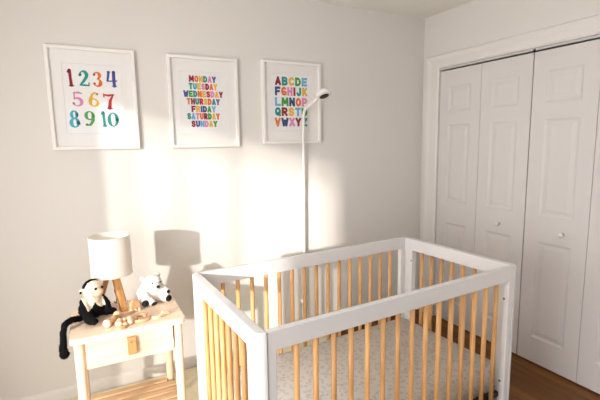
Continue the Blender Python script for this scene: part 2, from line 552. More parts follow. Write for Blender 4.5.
DY = [OY1 - .0025, -0.5725, -0.960, -1.3545, -1.7325]
leaf('door_1', DY[0], DY[1], None)
leaf('door_2', DY[1], DY[2] + .002, -0.772)
leaf('door_3', DY[2] - .002, DY[3], -1.212)
leaf('door_4', DY[3], DY[4], None)

# rug lying on the floor beneath the table and the near end of the crib
bm = bmesh.new()
pts = rrect(-3.0, -0.98, -1.75, -0.022, 0.02)
extrude_poly(bm, [Vector((x, y, 0.0005)) for x, y in pts], (0, 0, 0.004))
tag(obj('rug', bm, RUG), 'pale cream low pile rug on the wood floor beside the nightstand', 'rug')

# ------------------------------------------------------------------ crib
CX, CY, CR = -1.439, -1.0948, 0.0497
L2, W2, CH = 0.692, 0.380, 0.889
crib = thing('crib', 'white baby crib with honey coloured wooden spindles', 'crib', (CX, CY, 0), CR)


def end_frame(s):
    t, p, r = 0.034, 0.092, 0.070
    bm = bmesh.new()
    u0 = s * L2 if s < 0 else L2 - t
    zf = .0048 if s < 0 else 0.0
    poly = [(-W2, zf), (-W2, CH), (W2, CH), (W2, zf), (W2 - p, zf), (W2 - p, 0.13), (W2 - p, CH - r), (-W2 + p, CH - r), (-W2 + p, 0.13), (-W2 + p, zf)]
    extrude_poly(bm, [Vector((u0, v, z)) for v, z in poly], (t, 0, 0))
    bm.edges.ensure_lookup_table()
    uo = s * L2
    big = [e for e in bm.edges if all(abs(abs(v.co.y) - W2) < 1e-5 for v in e.verts) and abs(e.verts[0].co.z - e.verts[1].co.z) > .5 and all(abs(v.co.x - uo) < 1e-5 for v in e.verts)]
    bmesh.ops.bevel(bm, geom=big, offset=0.0325, segments=10, profile=0.5, affect='EDGES')
    sharp = [e for e in bm.edges if len(e.link_faces) == 2 and e.calc_face_angle(0) > 0.9]
    bmesh.ops.bevel(bm, geom=sharp, offset=0.0022, segments=2, profile=0.5, affect='EDGES')
    o = obj('end_frame', bm, CRIBW, crib)
    bm = bbox(u0 + .003, u0 + t - .003, -W2 + p - .002, W2 - p + .002, .125, .195, .002)
    obj('bottom_rail', bm, CRIBW, o)
    for v, z in ((W2 - .085, .753), (W2 - .085, .26)):
        bm = bmesh.new()
        M = Matrix.Translation((u0 + t / 2, v, z)) @ Matrix.Rotation(PI / 2, 4, 'Y')
        lathe(bm, [(0, -t / 2 - .0025), (.0045, -t / 2 - .0025), (.0055, -t / 2 - .001), (.0055, t / 2 + .001), (.0045, t / 2 + .0025), (0, t / 2 + .0025)], 14, M)
        obj('bolt', bm, STEEL, o, True)
    o.modifiers.new('n', 'WEIGHTED_NORMAL')
    for f_ in o.data.polygons: f_.use_smooth = True
    return o


def side_frame(s):
    t, p, r = 0.026, 0.032, 0.070
    U = L2 - 0.0358
    y0, y1 = (W2 - .003 - t, W2 - .003) if s > 0 else (-W2 + .003, -W2 + .003 + t)
    bm = bmesh.new()
    out = [(-U, .13), (U, .13), (U, CH - .001), (-U, CH - .001)]
    inn = [(-U + p, .20), (U - p, .20), (U - p, CH - r), (-U + p, CH - r)]
    V = [[[bm.verts.new((u, y, z)) for u, z in q] for q in (out, inn)] for y in (y0, y1)]
    for k in range(4):
        j = (k + 1) % 4
        bm.faces.new((V[0][0][k], V[0][0][j], V[0][1][j], V[0][1][k]))
        bm.faces.new((V[1][0][k], V[1][0][j], V[1][1][j], V[1][1][k]))
        bm.faces.new((V[0][0][k], V[0][0][j], V[1][0][j], V[1][0][k]))
        bm.faces.new((V[0][1][k], V[0][1][j], V[1][1][j], V[1][1][k]))
    bmesh.ops.recalc_face_normals(bm, faces=bm.faces)
    sharp = [e for e in bm.edges if e.calc_face_angle(0) > 0.9]
    bmesh.ops.bevel(bm, geom=sharp, offset=0.0022, segments=2, profile=0.5, affect='EDGES')
    o = obj('side_frame', bm, CRIBW, crib)
    for e in (-1, 1):                       # deep corner block, bolted through
        d = .050 if s < 0 else .030
        ya, yb = (y1 - d, y1 - .0015) if s > 0 else (y0 + .0015, y0 + d)
        xa, xb = (U - p + .0005, U + .001) if e > 0 else (-U - .001, -U + p - .0005)
        obj('corner_block', bbox(xa, xb, ya, yb, .131, CH - r + .001, .002), CRIBW, o)
        for z in ((.725, .297) if s < 0 else ()):
            xf = xa if e > 0 else xb
            M = Matrix.Translation((xf, (ya + yb) / 2 - .002, z)) @ Matrix.Rotation(-e * PI / 2, 4, 'Y')
            bm = bmesh.new(); lathe(bm, [(0, -.001), (.006, -.001), (.006, .0015), (.0045, .003), (.003, .003), (.003, .001), (0, .001)], 14, M)
            obj('bolt', bm, STEEL, o, True)
    return o


def spindle(u, v, me=[None]):
    if me[0] is None:
        bm = bmesh.new()
        lathe(bm, [(0, .19), (.0106, .19), (.0108, .5), (.0106, CH - .065), (0, CH - .065)], 14)
        o = obj('spindle', bm, SPIN, crib, True); me[0] = o.data
    else:
        o = bpy.data.objects.new('spindle', me[0]); COL.objects.link(o); o.parent = crib
    o.location = (u, v, 0); o.rotation_euler = (0, 0, (u * 37 + v * 91) % 6.28)
    return o


for s in (-1, 1):
    end_frame(s)
for s in (-1, 1):
    side_frame(s)
for s in (-1, 1):
    for k in range(15):
        spindle((k - 7) * 0.07775 + .0015, s * (W2 - .016))
    for k in range(7):
        spindle(s * (L2 - .015), (k - 3) * 0.0738 + .002)
# metal support under the mattress
bm = bmesh.new()
U, V = L2 - .034, W2 - .03
for x0, x1, y0, y1 in ((-U, U, -V, -V + .025), (-U, U, V - .025, V), (-U, -U + .025, -V + .025, V - .025), (U - .025, U, -V + .025, V - .025)):
    box(bm, x0, x1, y0, y1, .212, .236)
for k in range(9):
    u = -U + .12 + k * (2 * U - .24) / 8
    box(bm, u - .006, u + .006, -V + .025, V - .025, .222, .232)
obj('mattress_support', bm, BLACKM, crib)

# mattress (lies in the crib)
bm = bmesh.new()
pts = rrect(-.640, .646, -.322, .344, .045, 8)
extrude_poly(bm, [Vector((x, y, .0)) for x, y in pts], (0, 0, .13))
ed = [e for e in bm.edges if e.calc_face_angle(0) > 1.2]
bmesh.ops.bevel(bm, geom=ed, offset=.022, segments=5, profile=.5, affect='EDGES')
m_ = obj('crib_mattress', bm, SHEET, None, True)
m_.location = (CX, CY, .2365); m_.rotation_euler = (0, 0, CR)
tag(m_, 'crib mattress in a pale sheet with small grey print inside the crib', 'mattress')

# ------------------------------------------------------------------ nightstand
TX0, TX1, TY0, TY1, TZ = -2.6764, -2.1755, -0.6976, -0.3035, 0.65
KS = 1.0369                                 # size of the things on the table top
tb = thing('nightstand', 'pale birch nightstand with one drawer and a slatted shelf', 'nightstand', ((TX0 + TX1) / 2, (TY0 + TY1) / 2, 0))
ox, oy = (TX0 + TX1) / 2, (TY0 + TY1) / 2
def loc_(bm): bmesh.ops.translate(bm, vec=(-ox, -oy, 0), verts=bm.verts); return bm
bm = bmesh.new()
extrude_poly(bm, [Vector((x, y, TZ - .025)) for x, y in rrect(TX0, TX1, TY0, TY1, .024, 8)], (0, 0, .025))
ed = [e for e in bm.edges if e.calc_face_angle(0) > 1.2]
bmesh.ops.bevel(bm, geom=ed, offset=.0045, segments=3, profile=.5, affect='EDGES')
obj('tabletop', loc_(bm), BIRCHX, tb)
LX = (TX0 + .034, TX1 - .034); LY = (TY0 + .034, TY1 - .034)
for x in LX:
    for y in LY:
        bm = bmesh.new()
        lathe(bm, [(0, 0.012), (.017, .012), (.0205, .018), (.0205, TZ - .025), (0, TZ - .025)], 24, Matrix.Translation((x, y, 0)))
        o = obj('leg', loc_(bm), BIRCHZ, tb, True)
# drawer box behind its front
bm = bmesh.new()
zb, zt = .4945, TZ - .0275
box(bm, LX[0] + .026, LX[1] - .026, TY0 + .034, TY1 - .03, zb + .012, zt - .004)
bevel_all(bm, .001, 1)
box_case = obj('case', loc_(bm), BIRCHX, tb)
bm = bbox(LX[0] + .0265, LX[1] - .0265, TY0 + .014, TY0 + .033, zb, zt, .0015)
dr = obj('drawer', loc_(bm), BIRCHX, tb)
# leather tab folded over the drawer edge
bm = bmesh.new()
xc = -2.4255
pr = [(TY0 + a_, 1.4929 + KS * (z_ - 1.4929)) for a_, z_ in ((.0135, .632), (.0065, .634), (.0045, .628), (.0045, .566), (.0005, .558), (-.004, .560), (-.0055, .566), (-.0035, .632), (.002, .641), (.0135, .641))]
extrude_poly(bm, [Vector((xc - .018, y, z)) for y, z in pr], (.036, 0, 0))
pull = obj('drawer_pull', loc_(bm), LEATHER, dr)
bm = bmesh.new()
lathe(bm, [(0, 0), (.0045, 0), (.0045, .002), (.003, .0032), (0, .0032)], 14, Matrix.Translation((xc - .003, TY0 - .0040, .590)) @ Matrix.Rotation(PI / 2, 4, 'X'))
obj('screw', loc_(bm), STEEL, pull, True)
# side rails, back rail, shelf slats
for x in LX:
    bm = bbox(x - .010, x + .010, LY[0] + .02, LY[1] - .02, .126, .1515, .002); obj('side_rail', loc_(bm), BIRCHS, tb)
    bm = bbox(x - .010, x + .010, LY[0] + .02, LY[1] - .02, .500, TZ - .026, .002); obj('apron', loc_(bm), BIRCHZ, tb)
bm = bbox(LX[0] + .02, LX[1] - .02, LY[1] - .010, LY[1] + .010, .500, TZ - .026, .002); obj('apron', loc_(bm), BIRCHX, tb)
for k in range(6):
    y = LY[0] + .014 + k * (LY[1] - LY[0] - .028) / 5
    bm = bbox(LX[0] + (0.026 if k in (0, 5) else -.012), LX[1] - (0.026 if k in (0, 5) else -.012), y - .020, y + .020, .152, .166, .002)
    obj('shelf_slat', loc_(bm), BIRCHS, tb)

# ------------------------------------------------------------------ table lamp
LXc, LYc = -2.4731, -0.3886
lamp = thing('table_lamp', 'table lamp with white drum shade on three wooden legs', 'lamp', (LXc, LYc, TZ), scale=KS)
bm = bmesh.new()
z0, z1, ro, ri = .178, .374, .095, .0935
lathe(bm, [(ri, z0), (ro, z0), (ro, (z0 * 3 + z1) / 4), (ro, (z0 + z1) / 2), (ro, z1), (ri, z1), (ri, (z0 + z1) / 2), (ri, z0)], 56)
sh = obj('lamp_shade', bm, SHADE, lamp, True)
sh.data.set_sharp_from_angle(angle=.7)
for zc in (z0 + .004, z1 - .004):
    bm = bmesh.new(); torus(bm, ro + .0002, .0016, Matrix.Translation((0, 0, zc)) @ Matrix.Diagonal((1, 1, 2.6, 1)), 56, 8); obj('shade_trim', bm, SHADE, sh, True)
# spider fitting and socket
bm = bmesh.new()
for k in range(3):
    a = k * 2 * PI / 3 + .3
    tube(bm, [(.014 * math.cos(a), .014 * math.sin(a), z0 + .05), (ri * math.cos(a), ri * math.sin(a), z0 + .012)], .0018, 8)
lathe(bm, [(0, z0 - .02), (.020, z0 - .02), (.020, z0 + .055), (.013, z0 + .06), (0, z0 + .06)], 20)
obj('socket', bm, WHITEP, lamp, True)
bm = bmesh.new()
lathe(bm, [(0, z0 + .061), (.013, z0 + .061), (.014, z0 + .075), (.024, z0 + .10), (.029, z0 + .125), (.022, z0 + .15), (0, z0 + .158)], 20)
obj('bulb', bm, WHITEP, lamp, True)
def lamp_leg(foot):
    top = Vector((foot[0] * .22, foot[1] * .22, z0 + .012)); ft = Vector((foot[0], foot[1], 0.003))
    d = (ft - top)
    rad = Vector((foot[0], foot[1], 0)).normalized(); sd = Vector((-rad.y, rad.x, 0))
    bm = bmesh.new()
    for p, wd, th in ((top, .0155, .010), (ft, .0145, .010)):
        pass
    q = []
    for p in (top, ft):
        q.append([bm.verts.new(p + sd * a * .0150 + rad * b * .0125) for a, b in ((-1, -1), (1, -1), (1, 1), (-1, 1))])
    bm.faces.new(q[0]); bm.faces.new(q[1][::-1])
    for k in range(4):
        bm.faces.new((q[0][k], q[0][(k + 1) % 4], q[1][(k + 1) % 4], q[1][k]))
    bevel_all(bm, .0025, 2)
    return obj('leg', bm, LAMPW, lamp)
for a in (-62, 58 + 120, 58):
    a = math.radians(a); lamp_leg((.078 * math.cos(a), .078 * math.sin(a)))
bm = bmesh.new()
tube(bm, [(.004, .012, z0), (.012, .004, z0 - .05), (.004, .01, z0 - .09), (.012, .02, z0 - .13), (.010, .05, .006), (.0, .085, .005)], .0024, 8)
obj('cord', bm, BLACKP, lamp, True)

# ------------------------------------------------------------------ plush toys
def fur_blob(name, shapes, mats, pick, parent, voxel=.0042, fuzz=.006, nspike=2500, seed=1, bumpy=.0022):
    """one continuous body from overlapping lumps, with a short pile on it"""
    bm = bmesh.new()
    for s in shapes:
        if s[0] == 'e':
            ball(bm, Vector(s[1]), 1.0, s[2], s[3] if len(s) > 3 else None, 20)
        else:
            pts, rad = s[1], s[2]
            P = [Vector(p) for p in pts]
            for (p, q, r0, r1) in zip(P, P[1:], rad, rad[1:]):
                n = max(2, int((q - p).length / (min(r0, r1) * .35)))
                for k in range(n + 1):
                    t = k / n
                    ball(bm, p.lerp(q, t), r0 + (r1 - r0) * t, seg=12)
    me = bpy.data.meshes.new(name); bm.to_mesh(me); bm.free()
    tmp = bpy.data.objects.new(name + '_tmp', me); COL.objects.link(tmp)
    md = tmp.modifiers.new('r', 'REMESH'); md.mode = 'VOXEL'; md.voxel_size = voxel
    ms = tmp.modifiers.new('s', 'SMOOTH'); ms.iterations = 4; ms.factor = .5
    dg = C.evaluated_depsgraph_get(); dg.update()
    ev = tmp.evaluated_get(dg)
    bm = bmesh.new(); bm.from_mesh(ev.to_mesh()); ev.to_mesh_clear()
    bpy.data.objects.remove(tmp, do_unlink=True)
    bm.normal_update()
    rnd = random.Random(seed)
    for v in bm.verts:
        v.co += v.normal * bumpy * noise.noise(v.co * 70)
    for f in bm.faces:
        f.material_index = pick(f.calc_center_median()); f.smooth = True
    fs = list(bm.faces)
    areas = [f.calc_area() for f in fs]
    for f in rnd.choices(fs, areas, k=nspike):
        idx = f.material_index
        if idx >= 2: continue
        c = f.calc_center_median() - f.normal * .001
        t = f.normal.orthogonal().normalized(); t.rotate(Matrix.Rotation(rnd.random() * 6.28, 3, f.normal))
        tip = c + f.normal * fuzz * rnd.uniform(.5, 1.1) + Vector((rnd.uniform(-1, 1), rnd.uniform(-1, 1), rnd.uniform(-1.4, .6))) * fuzz * .45
        b = f.normal.cross(t)
        vs = [bm.verts.new(c + t * .0016), bm.verts.new(c - t * .0008 + b * .0014), bm.verts.new(c - t * .0008 - b * .0014)]
        vt = bm.verts.new(tip)
        for k in range(3):
            nf = bm.faces.new((vs[k], vs[(k + 1) % 3], vt)); nf.material_index = idx; nf.smooth = True
    return obj(name, bm, mats, parent, False, False)


def lump(name, c, r, m, parent, scale=(1, 1, 1), rot=None, seg=16):
    bm = bmesh.new(); ball(bm, Vector(c), r, scale, rot, seg)
    return obj(name, bm, m, parent, True)


# monkey with cream head, sitting at the corner of the table
mk = thing('plush_monkey', 'black plush monkey with cream face, its tail hanging over the table edge', 'plush toy', (-2.577, -0.490, TZ + .0088), math.radians(30), scale=.92)
hc = Vector((.009, -.006, .156))
def mk_pick(p):
    if (p - Vector((.017, -.05, .147))).length < .030 and p.y < -.045: return 2
    if p.z > .126 + .25 * abs(p.x) * 0: 
        return 1 if (p.z > .118) else 0
    # cream bib running down to points on chest and back
    a = math.atan2(p.y, p.x)
    lim = .098 - .036 * abs(math.sin(2.0 * a + .3))
    return 1 if p.z > lim and -.058 < p.x < .046 else 0
body = fur_blob('body', [
    ('e', (0, .004, .053), (.068, .055, .055)), ('e', (0, 0, .092), (.048, .042, .042)),
    ('e', tuple(hc), (.049, .047, .048)), ('e', (.017, -.044, .146), (.024, .020, .021)),
    ('e', (-.046, .004, .156), (.014, .009, .016)), ('e', (.052, .004, .156), (.014, .009, .016)),
    ('c', [(-.045, -.004, .104), (-.058, -.036, .066), (-.044, -.062, .030)], [.021, .018, .016]),
    ('c', [(.045, -.004, .104), (.060, -.034, .072), (.062, -.048, .036)], [.021, .018, .016]),
    ('c', [(-.040, -.02, .028), (-.058, -.066, .024), (-.050, -.098, .020)], [.026, .022, .018]),
    ('c', [(.040, -.02, .030), (.062, -.042, .025), (.086, -.052, .020)], [.026, .022, .018]),
    ], [PLBLACK, PLCREAM, PLFACE], mk_pick, mk, seed=4)
# tail: over the left edge and down
Mi = (Matrix.Translation(mk.location) @ Matrix.Rotation(mk.rotation_euler.z, 4, 'Z') @ Matrix.Scale(.92, 4)).inverted()
tail_pts = [Mi @ Vector(p) for p in ((-2.6328, -0.5151, 0.6759), (-2.666, -0.542, 0.6873), (-2.693, -0.5711, 0.6832), (-2.7023, -0.5876, 0.65), (-2.7044, -0.5908, 0.6085), (-2.7085, -0.5897, 0.5722), (-2.7054, -0.5876, 0.5463))]
fur_blob('tail', [('c', [tuple(p) for p in tail_pts], [.017, .016, .0155, .0155, .016, .019, .023])], [PLBLACK], lambda p: 0, mk, seed=9, nspike=900)
# black cap of hair
def cap_pts():
    bm = bmesh.new()
    rnd = random.Random(2)
    for k in range(15):
        t = k / 14
        a = -2.5 + 2.2 * t
        for j in range(3):
            ph = .55 + .22 * j
            p = hc + Vector((.048 * math.cos(a + PI + .9) * math.cos(ph + .2), .030 * (j - .6) + .008, .049 * math.sin(ph * .6 + .9)))
            d = (p - hc).normalized()
            ball(bm, hc + Vector((d.x * .046, d.y * .045, d.z * .047)) , .0075 + .002 * rnd.random(), (1, 1, 1), None, 8)
    return bm
bm = bmesh.new()
rnd = random.Random(2)
for i in range(26):
    for j in range(4):
        ax = -1.15 + 1.75 * i / 25                      # from ear side over the crown, tilted
        by = .10 + .24 * j
        d = Vector((math.sin(ax), by * .9, math.cos(ax))).normalized()
        ball(bm, hc + Vector((d.x * .047, d.y * .046, d.z * .048)), .0062 + .002 * rnd.random(), seg=8)
obj('hair_cap', bm, PLBLACK, mk, True)
for x, y in ((.001, -.0475), (.035, -.0465)):
    lump('eye', (x, y, .167), .0088, EYE, mk, (1, .6, 1))
lump('nose', (.019, -.0645, .153), .0045, PLFACE, mk, (1.4, .6, .8))
lump('ear', (-.057, -.004, .156), .0065, PADS, mk, (1, .7, 1.1))
bm = bmesh.new(); tube(bm, [(.007, -.061, .141), (.017, -.0655, .1385), (.027, -.061, .1405)], .0012, 6); obj('mouth', bm, mat('stitch_brown', srgb(150, 100, 80)), mk, True)

# polar bear
pb = thing('plush_polar_bear', 'white plush polar bear with black nose and paw soles sitting on the nightstand', 'plush toy', (-2.294, -0.403, TZ + .0078), math.radians(14), scale=1.13)
bh = Vector((.004, -.020, .096))
fur_blob('body', [
    ('e', (0, .006, .046), (.060, .050, .047)), ('e', (0, 0, .070), (.046, .040, .036)),
    ('e', tuple(bh), (.043, .039, .037)), ('e', (.006, -.056, .086), (.021, .022, .018)),
    ('e', (-.036, -.004, .120), (.013, .009, .012)), ('e', (.038, -.004, .124), (.013, .009, .012)),
    ('c', [(-.034, -.01, .070), (-.045, -.040, .046), (-.022, -.066, .020)], [.019, .017, .0155]),
    ('c', [(.036, -.01, .070), (.050, -.040, .058), (.052, -.064, .054)], [.019, .017, .0145]),
    ('c', [(-.034, -.012, .024), (-.048, -.050, .022)], [.025, .021]),
    ('c', [(.034, -.012, .024), (.052, -.056, .022)], [.025, .021]),
    ], [PLWHITE, PLWHITE], lambda p: 0, pb, seed=6, fuzz=.005)
for x in (-.010, .028):
    lump('eye', (x, -.0555, .104), .0046, EYE, pb, (1, .7, 1))
lump('nose', (.007, -.0775, .090), .0078, EYE, pb, (1.25, .8, .95))
lump('ear_lining', (-.037, -.012, .120), .0075, PLEAR, pb, (1, .5, 1))
def sole(c, r, d, sc):
    d = Vector(d).normalized()
    lump('paw_pad', c, r, PADS, pb, sc, d.to_track_quat('-Y', 'Z').to_matrix())
sole((-.052, -.066, .021), .0165, (-.25, -.95, 0), (1, .45, 1.0))
sole((.056, -.073, .020), .0165, (.2, -.95, 0), (1, .45, .95))
sole((-.016, -.079, .014), .0115, (.2, -.95, -.3), (1.4, .5, .8))
sole((.054, -.078, .055), .0088, (.1, -.95, 0), (1, .5, 1))

# ------------------------------------------------------------------ wooden toys on the nightstand
def W(bm): bmesh.ops.translate(bm, vec=(0, 0, 0), verts=bm.verts); return bm
# peg with a pale round end, lying down
t = thing('wooden_peg', 'turned wooden peg with pale flat end lying at the front of the nightstand', 'wooden toy', (-2.4985, -0.594, TZ), scale=1.18)
bm = bmesh.new()
d = Vector((.60, .80, 0)).normalized()
M = Matrix.Translation((-.018, -.026, .0165)) @ d.to_track_quat('Z', 'Y').to_matrix().to_4x4()
lathe(bm, [(0, .004), (.0125, .004), (.0125, .05), (.0105, .060), (0, .060)], 22, M)
obj('shaft', bm, TOYD, t, True)
bm = bmesh.new()
lathe(bm, [(0, -.008), (.0135, -.008), (.0163, -.005), (.0163, .005), (.0125, .008), (0, .008)], 24, M)
obj('end_cap', bm, TOYP, t, True)
# ball on a long stick
t = thing('wooden_rattle', 'wooden rattle, a round ball on a thin stick, behind the turned peg', 'wooden toy', (-2.466, -0.5334, TZ), scale=1.18)
bm = bmesh.new(); ball(bm, Vector((-.004, -.004, .0165)), .0165, seg=20); obj('ball', bm, TOYW, t, True)
bm = bmesh.new(); tube(bm, [(.006, .002, .0145), (.066, .026, .0065)], .006, 12); obj('stick', bm, TOYW, t, True)
# bead ring
t = thing('bead_ring', 'small ring of pale wooden beads beside the turned peg', 'wooden toy', (-2.445, -0.632, TZ), scale=1.18)
for k in range(8):
    a = 2 * PI * k / 8
    bm = bmesh.new(); ball(bm, Vector((.027 * math.cos(a), .024 * math.sin(a), .0105 + .004 * (k % 2))), .0105, seg=14)
    obj('bead', bm, (TOYP, TOYW)[k % 3 == 0], t, True)
# short tan block at the front edge
bm = bbox(-.008, .008, -.012, .012, 0, .014, .002)
o = obj('wooden_block', bm, TOYD); o.location = (-2.457, -.673, TZ + .0003); o.rotation_euler = (0, 0, .3); o.scale = (KS,) * 3
tag(o, 'short tan wooden block at the front edge of the nightstand', 'wooden toy')
# large ring with two loose-looking balls held on it
t = thing('wooden_ring', 'flat wooden ring with two small balls inside it', 'wooden toy', (-2.372, -0.607, TZ), scale=1.18)
bm = bmesh.new(); torus(bm, .034, .0068, Matrix.Translation((0, 0, .0068)), 36, 12); obj('hoop', bm, TOYW, t, True)
for x, y in ((-.0185, -.006), (.0185, .006)):
    bm = bmesh.new(); ball(bm, Vector((x, y, .0095)), .0092, seg=14); obj('ball', bm, TOYD, t, True)
# upright toy with three rounded prongs
t = thing('wooden_clutch_toy', 'chunky tan wooden toy with three short prongs in front of the polar bear', 'wooden toy', (-2.386, -0.496, TZ), .35, scale=1.18)
bm = bmesh.new()
pts = [(-.020, .016), (.022, .016), (.024, .034), (.012, .052), (-.008, .056), (-.022, .040)]
extrude_poly(bm, [Vector((x, -.010, z)) for x, z in pts], (0, .02, 0)); bevel_all(bm, .004, 2)
obj('block', bm, TOYD, t)
for x in (-.016, .001, .018):
    bm = bmesh.new(); lathe(bm, [(0, 0), (.0055, .001), (.0075, .006), (.0065, .016), (.004, .022), (0, .022)], 14, Matrix.Translation((x, -.002, 0)))
    obj('prong', bm, TOYP, t, True)
# two flat pieces at the right
bm = bmesh.new()
pts = [(-.022, -.008), (-.006, -.014), (.016, -.010), (.024, .002), (.012, .010), (.004, .004), (-.006, .012), (-.020, .008)]
extrude_poly(bm, [Vector((x, y, 0)) for x, y in pts], (0, 0, .013)); bevel_all(bm, .002, 2)
o = obj('wooden_animal', bm, TOYP); o.location = (-2.300, -.629, TZ + .0003); o.rotation_euler = (0, 0, .2); o.scale = (KS,) * 3
tag(o, 'pale wooden animal figure lying flat in front of the polar bear', 'wooden toy')
t = thing('wooden_car', 'tiny wooden car at the right end of the row of toys', 'wooden toy', (-2.259, -0.616, TZ), .35, scale=1.18)
bm = bmesh.new()
pts = [(-.022, .005), (.022, .005), (.022, .012), (.012, .014), (.006, .021), (-.010, .021), (-.015, .014), (-.022, .013)]
extrude_poly(bm, [Vector((x, -.007, z)) for x, z in pts], (0, .014, 0)); bevel_all(bm, .001, 1)
obj('body', bm, TOYP, t)
for x in (-.013, .013):
    for y in (-.0098, .0072):
        bm = bmesh.new(); lathe(bm, [(0, 0), (.006, 0), (.006, .0026), (0, .0026)], 14, Matrix.Translation((x, y + .0026, .006)) @ Matrix.Rotation(PI / 2, 4, 'X'))
        obj('wheel', bm, TOYD, t)

# ------------------------------------------------------------------ camera on its floor stand
st = thing('baby_monitor', 'white baby monitor camera on a slim pole up the wall behind the crib', 'baby monitor', (-1.1605, -.046, .0048))
bm = bmesh.new()
lathe(bm, [(0, 0), (.024, 0), (.025, .004), (.022, .014), (.012, .022), (0, .022)], 28)
obj('foot', bm, WHITEP, st, True)
for z in (.30, .62):
    obj('wall_clip', bbox(-.022, .002, -.012, .0455, z - .012, z + .012, .003), WHITEP, st)
bm = bmesh.new()
bend = [(-.011, 0, .018), (-.009, 0, .8), (0, 0, 1.60), (.001, -.002, 1.672), (.002, -.008, 1.698), (.003, -.022, 1.716), (.005, -.06, 1.733), (.007, -.13, 1.757), (.012, -.20, 1.784)]
tube(bm, bend, .0098, 16)
obj('pole', bm, WHITEP, st, True)
hd = Vector((.027, -.236, 1.801))
ax = Vector((.10, -.40, -.90)).normalized()
M = Matrix.Translation(hd) @ ax.to_track_quat('Z', 'Y').to_matrix().to_4x4() @ Matrix.Scale(1.22, 4)
bm = bmesh.new()
lathe(bm, [(0, -.020), (.022, -.0195), (.036, -.014), (.043, -.002), (.0435, .006), (.041, .012), (.037, .014), (0, .0145)], 36, M)
hdo = obj('camera_head', bm, WHITEP, st, True)
bm = bmesh.new()
M2 = M @ Matrix.Translation((0, 0, .0146))
lathe(bm, [(0, .0035), (.018, .003), (.0255, .0015), (.0265, 0), (0, -.001)], 28, M2)
obj('lens', bm, BLACKP, hdo, True)

# ------------------------------------------------------------------ framed prints
PAL = {k: mat('ink_' + k, srgb(*v), .75, .2, .03, 60) for k, v in dict(
    maroon=(150, 28, 48), red=(196, 40, 52), orange=(228, 116, 56), gold=(232, 186, 62), green=(64, 158, 68), teal=(24, 150, 142),
    cyan=(60, 176, 196), sky=(112, 182, 220), indigo=(72, 78, 160), navy=(52, 72, 128), purple=(120, 92, 168), pink=(226, 138, 186), rose=(232, 150, 170)).items()}
PKEYS = list(PAL)


def arc(cx, cy, rx, ry, a0, a1, n=14):
    return [(cx + rx * math.cos(math.radians(a0 + (a1 - a0) * k / n)), cy + ry * math.sin(math.radians(a0 + (a1 - a0) * k / n))) for k in range(n + 1)]


# numerals drawn as brush strokes in a unit box: (points, half widths)
DIG = {
    '1': [([(.50, .95), (.55, .5), (.62, .06)], [.12, .10, .12]), ([(.18, .86), (.48, .97)], [.06, .12]), ([(.30, .04), (.95, .04)], [.05, .05])],
    '2': [([(.10, .72)] + arc(.45, .72, .32, .24, 170, -30, 10) + [(.42, .30), (.10, .07)], [.09, .07, .06, .05, .06, .08, .11, .13, .14, .14, .13, .12, .10, .06]), ([(.08, .07), (.5, .08), (.92, .06)], [.05, .08, .06]), ([(.93, .04), (.95, .24)], [.05, .05]), ([(.12, .70), (.18, .74)], [.10, .10])],
    '3': [(arc(.42, .74, .34, .20, 160, -80, 12), [.07, .05, .05, .05, .06, .09, .11, .13, .13, .12, .10, .07, .05]), (arc(.42, .29, .40, .24, 80, -160, 12), [.05, .06, .08, .11, .14, .15, .14, .11, .08, .06, .05, .05, .07]), ([(.12, .78), (.16, .80)], [.09, .09]), ([(.08, .2), (.12, .22)], [.09, .09])],
    '4': [([(.24, .96), (.10, .40)], [.10, .08]), ([(.06, .36), (.95, .40)], [.05, .06]), ([(.72, .96), (.70, .5), (.72, .05)], [.13, .13, .12]), ([(.52, .04), (.92, .04)], [.04, .04]), ([(.10, .97), (.38, .97)], [.04, .04])],
    '5': [([(.22, .94), (.20, .55)], [.06, .06]), ([(.18, .93), (.6, .95), (.90, .90)], [.06, .09, .05]), ([(.2, .52)] + arc(.46, .32, .40, .26, 110, -165, 12), [.06, .07, .09, .11, .13, .14, .14, .12, .09, .07, .05, .05, .06, .07]), ([(.10, .2), (.14, .22)], [.09, .09])],
    '6': [([(.86, .88), (.62, .95), (.36, .82), (.18, .5)] + arc(.50, .29, .36, .25, 165, 380, 12) + [(.70, .46), (.45, .54), (.22, .42)], [.05, .06, .10, .13, .14, .13, .11, .09, .06, .05, .06, .09, .11, .12, .12, .10, .07, .07, .06, .04]), ([(.80, .84), (.84, .86)], [.09, .09])],
    '7': [([(.06, .92), (.5, .88), (.95, .94)], [.05, .09, .06]), ([(.07, .97), (.07, .78)], [.05, .05]), ([(.90, .92), (.62, .55), (.52, .06)], [.06, .11, .15]), ([(.32, .04), (.78, .04)], [.04, .04])],
    '8': [(arc(.50, .75, .28, .21, 0, 360, 18), [.11, .10, .08, .06, .05, .05, .06, .08, .10, .11, .11, .10, .08, .06, .05, .06, .08, .1, .11]), (arc(.50, .28, .36, .25, 0, 360, 18), [.13, .12, .1, .07, .05, .05, .07, .1, .12, .13, .13, .11, .08, .06, .05, .06, .08, .11, .13])],
    '9': [(arc(.50, .70, .34, .26, 0, 360, 16), [.13, .11, .08, .05, .05, .06, .09, .12, .13, .12, .09, .06, .05, .05, .07, .1, .13]), ([(.84, .70), (.80, .38), (.55, .10), (.18, .06)], [.13, .13, .10, .05]), ([(.16, .1), (.2, .12)], [.09, .09])],
    '0': [(arc(.50, .50, .38, .43, 0, 360, 22), [.14, .14, .12, .1, .07, .05, .05, .05, .07, .1, .13, .14, .14, .12, .1, .07, .05, .05, .05, .08, .11, .13, .14])],
}


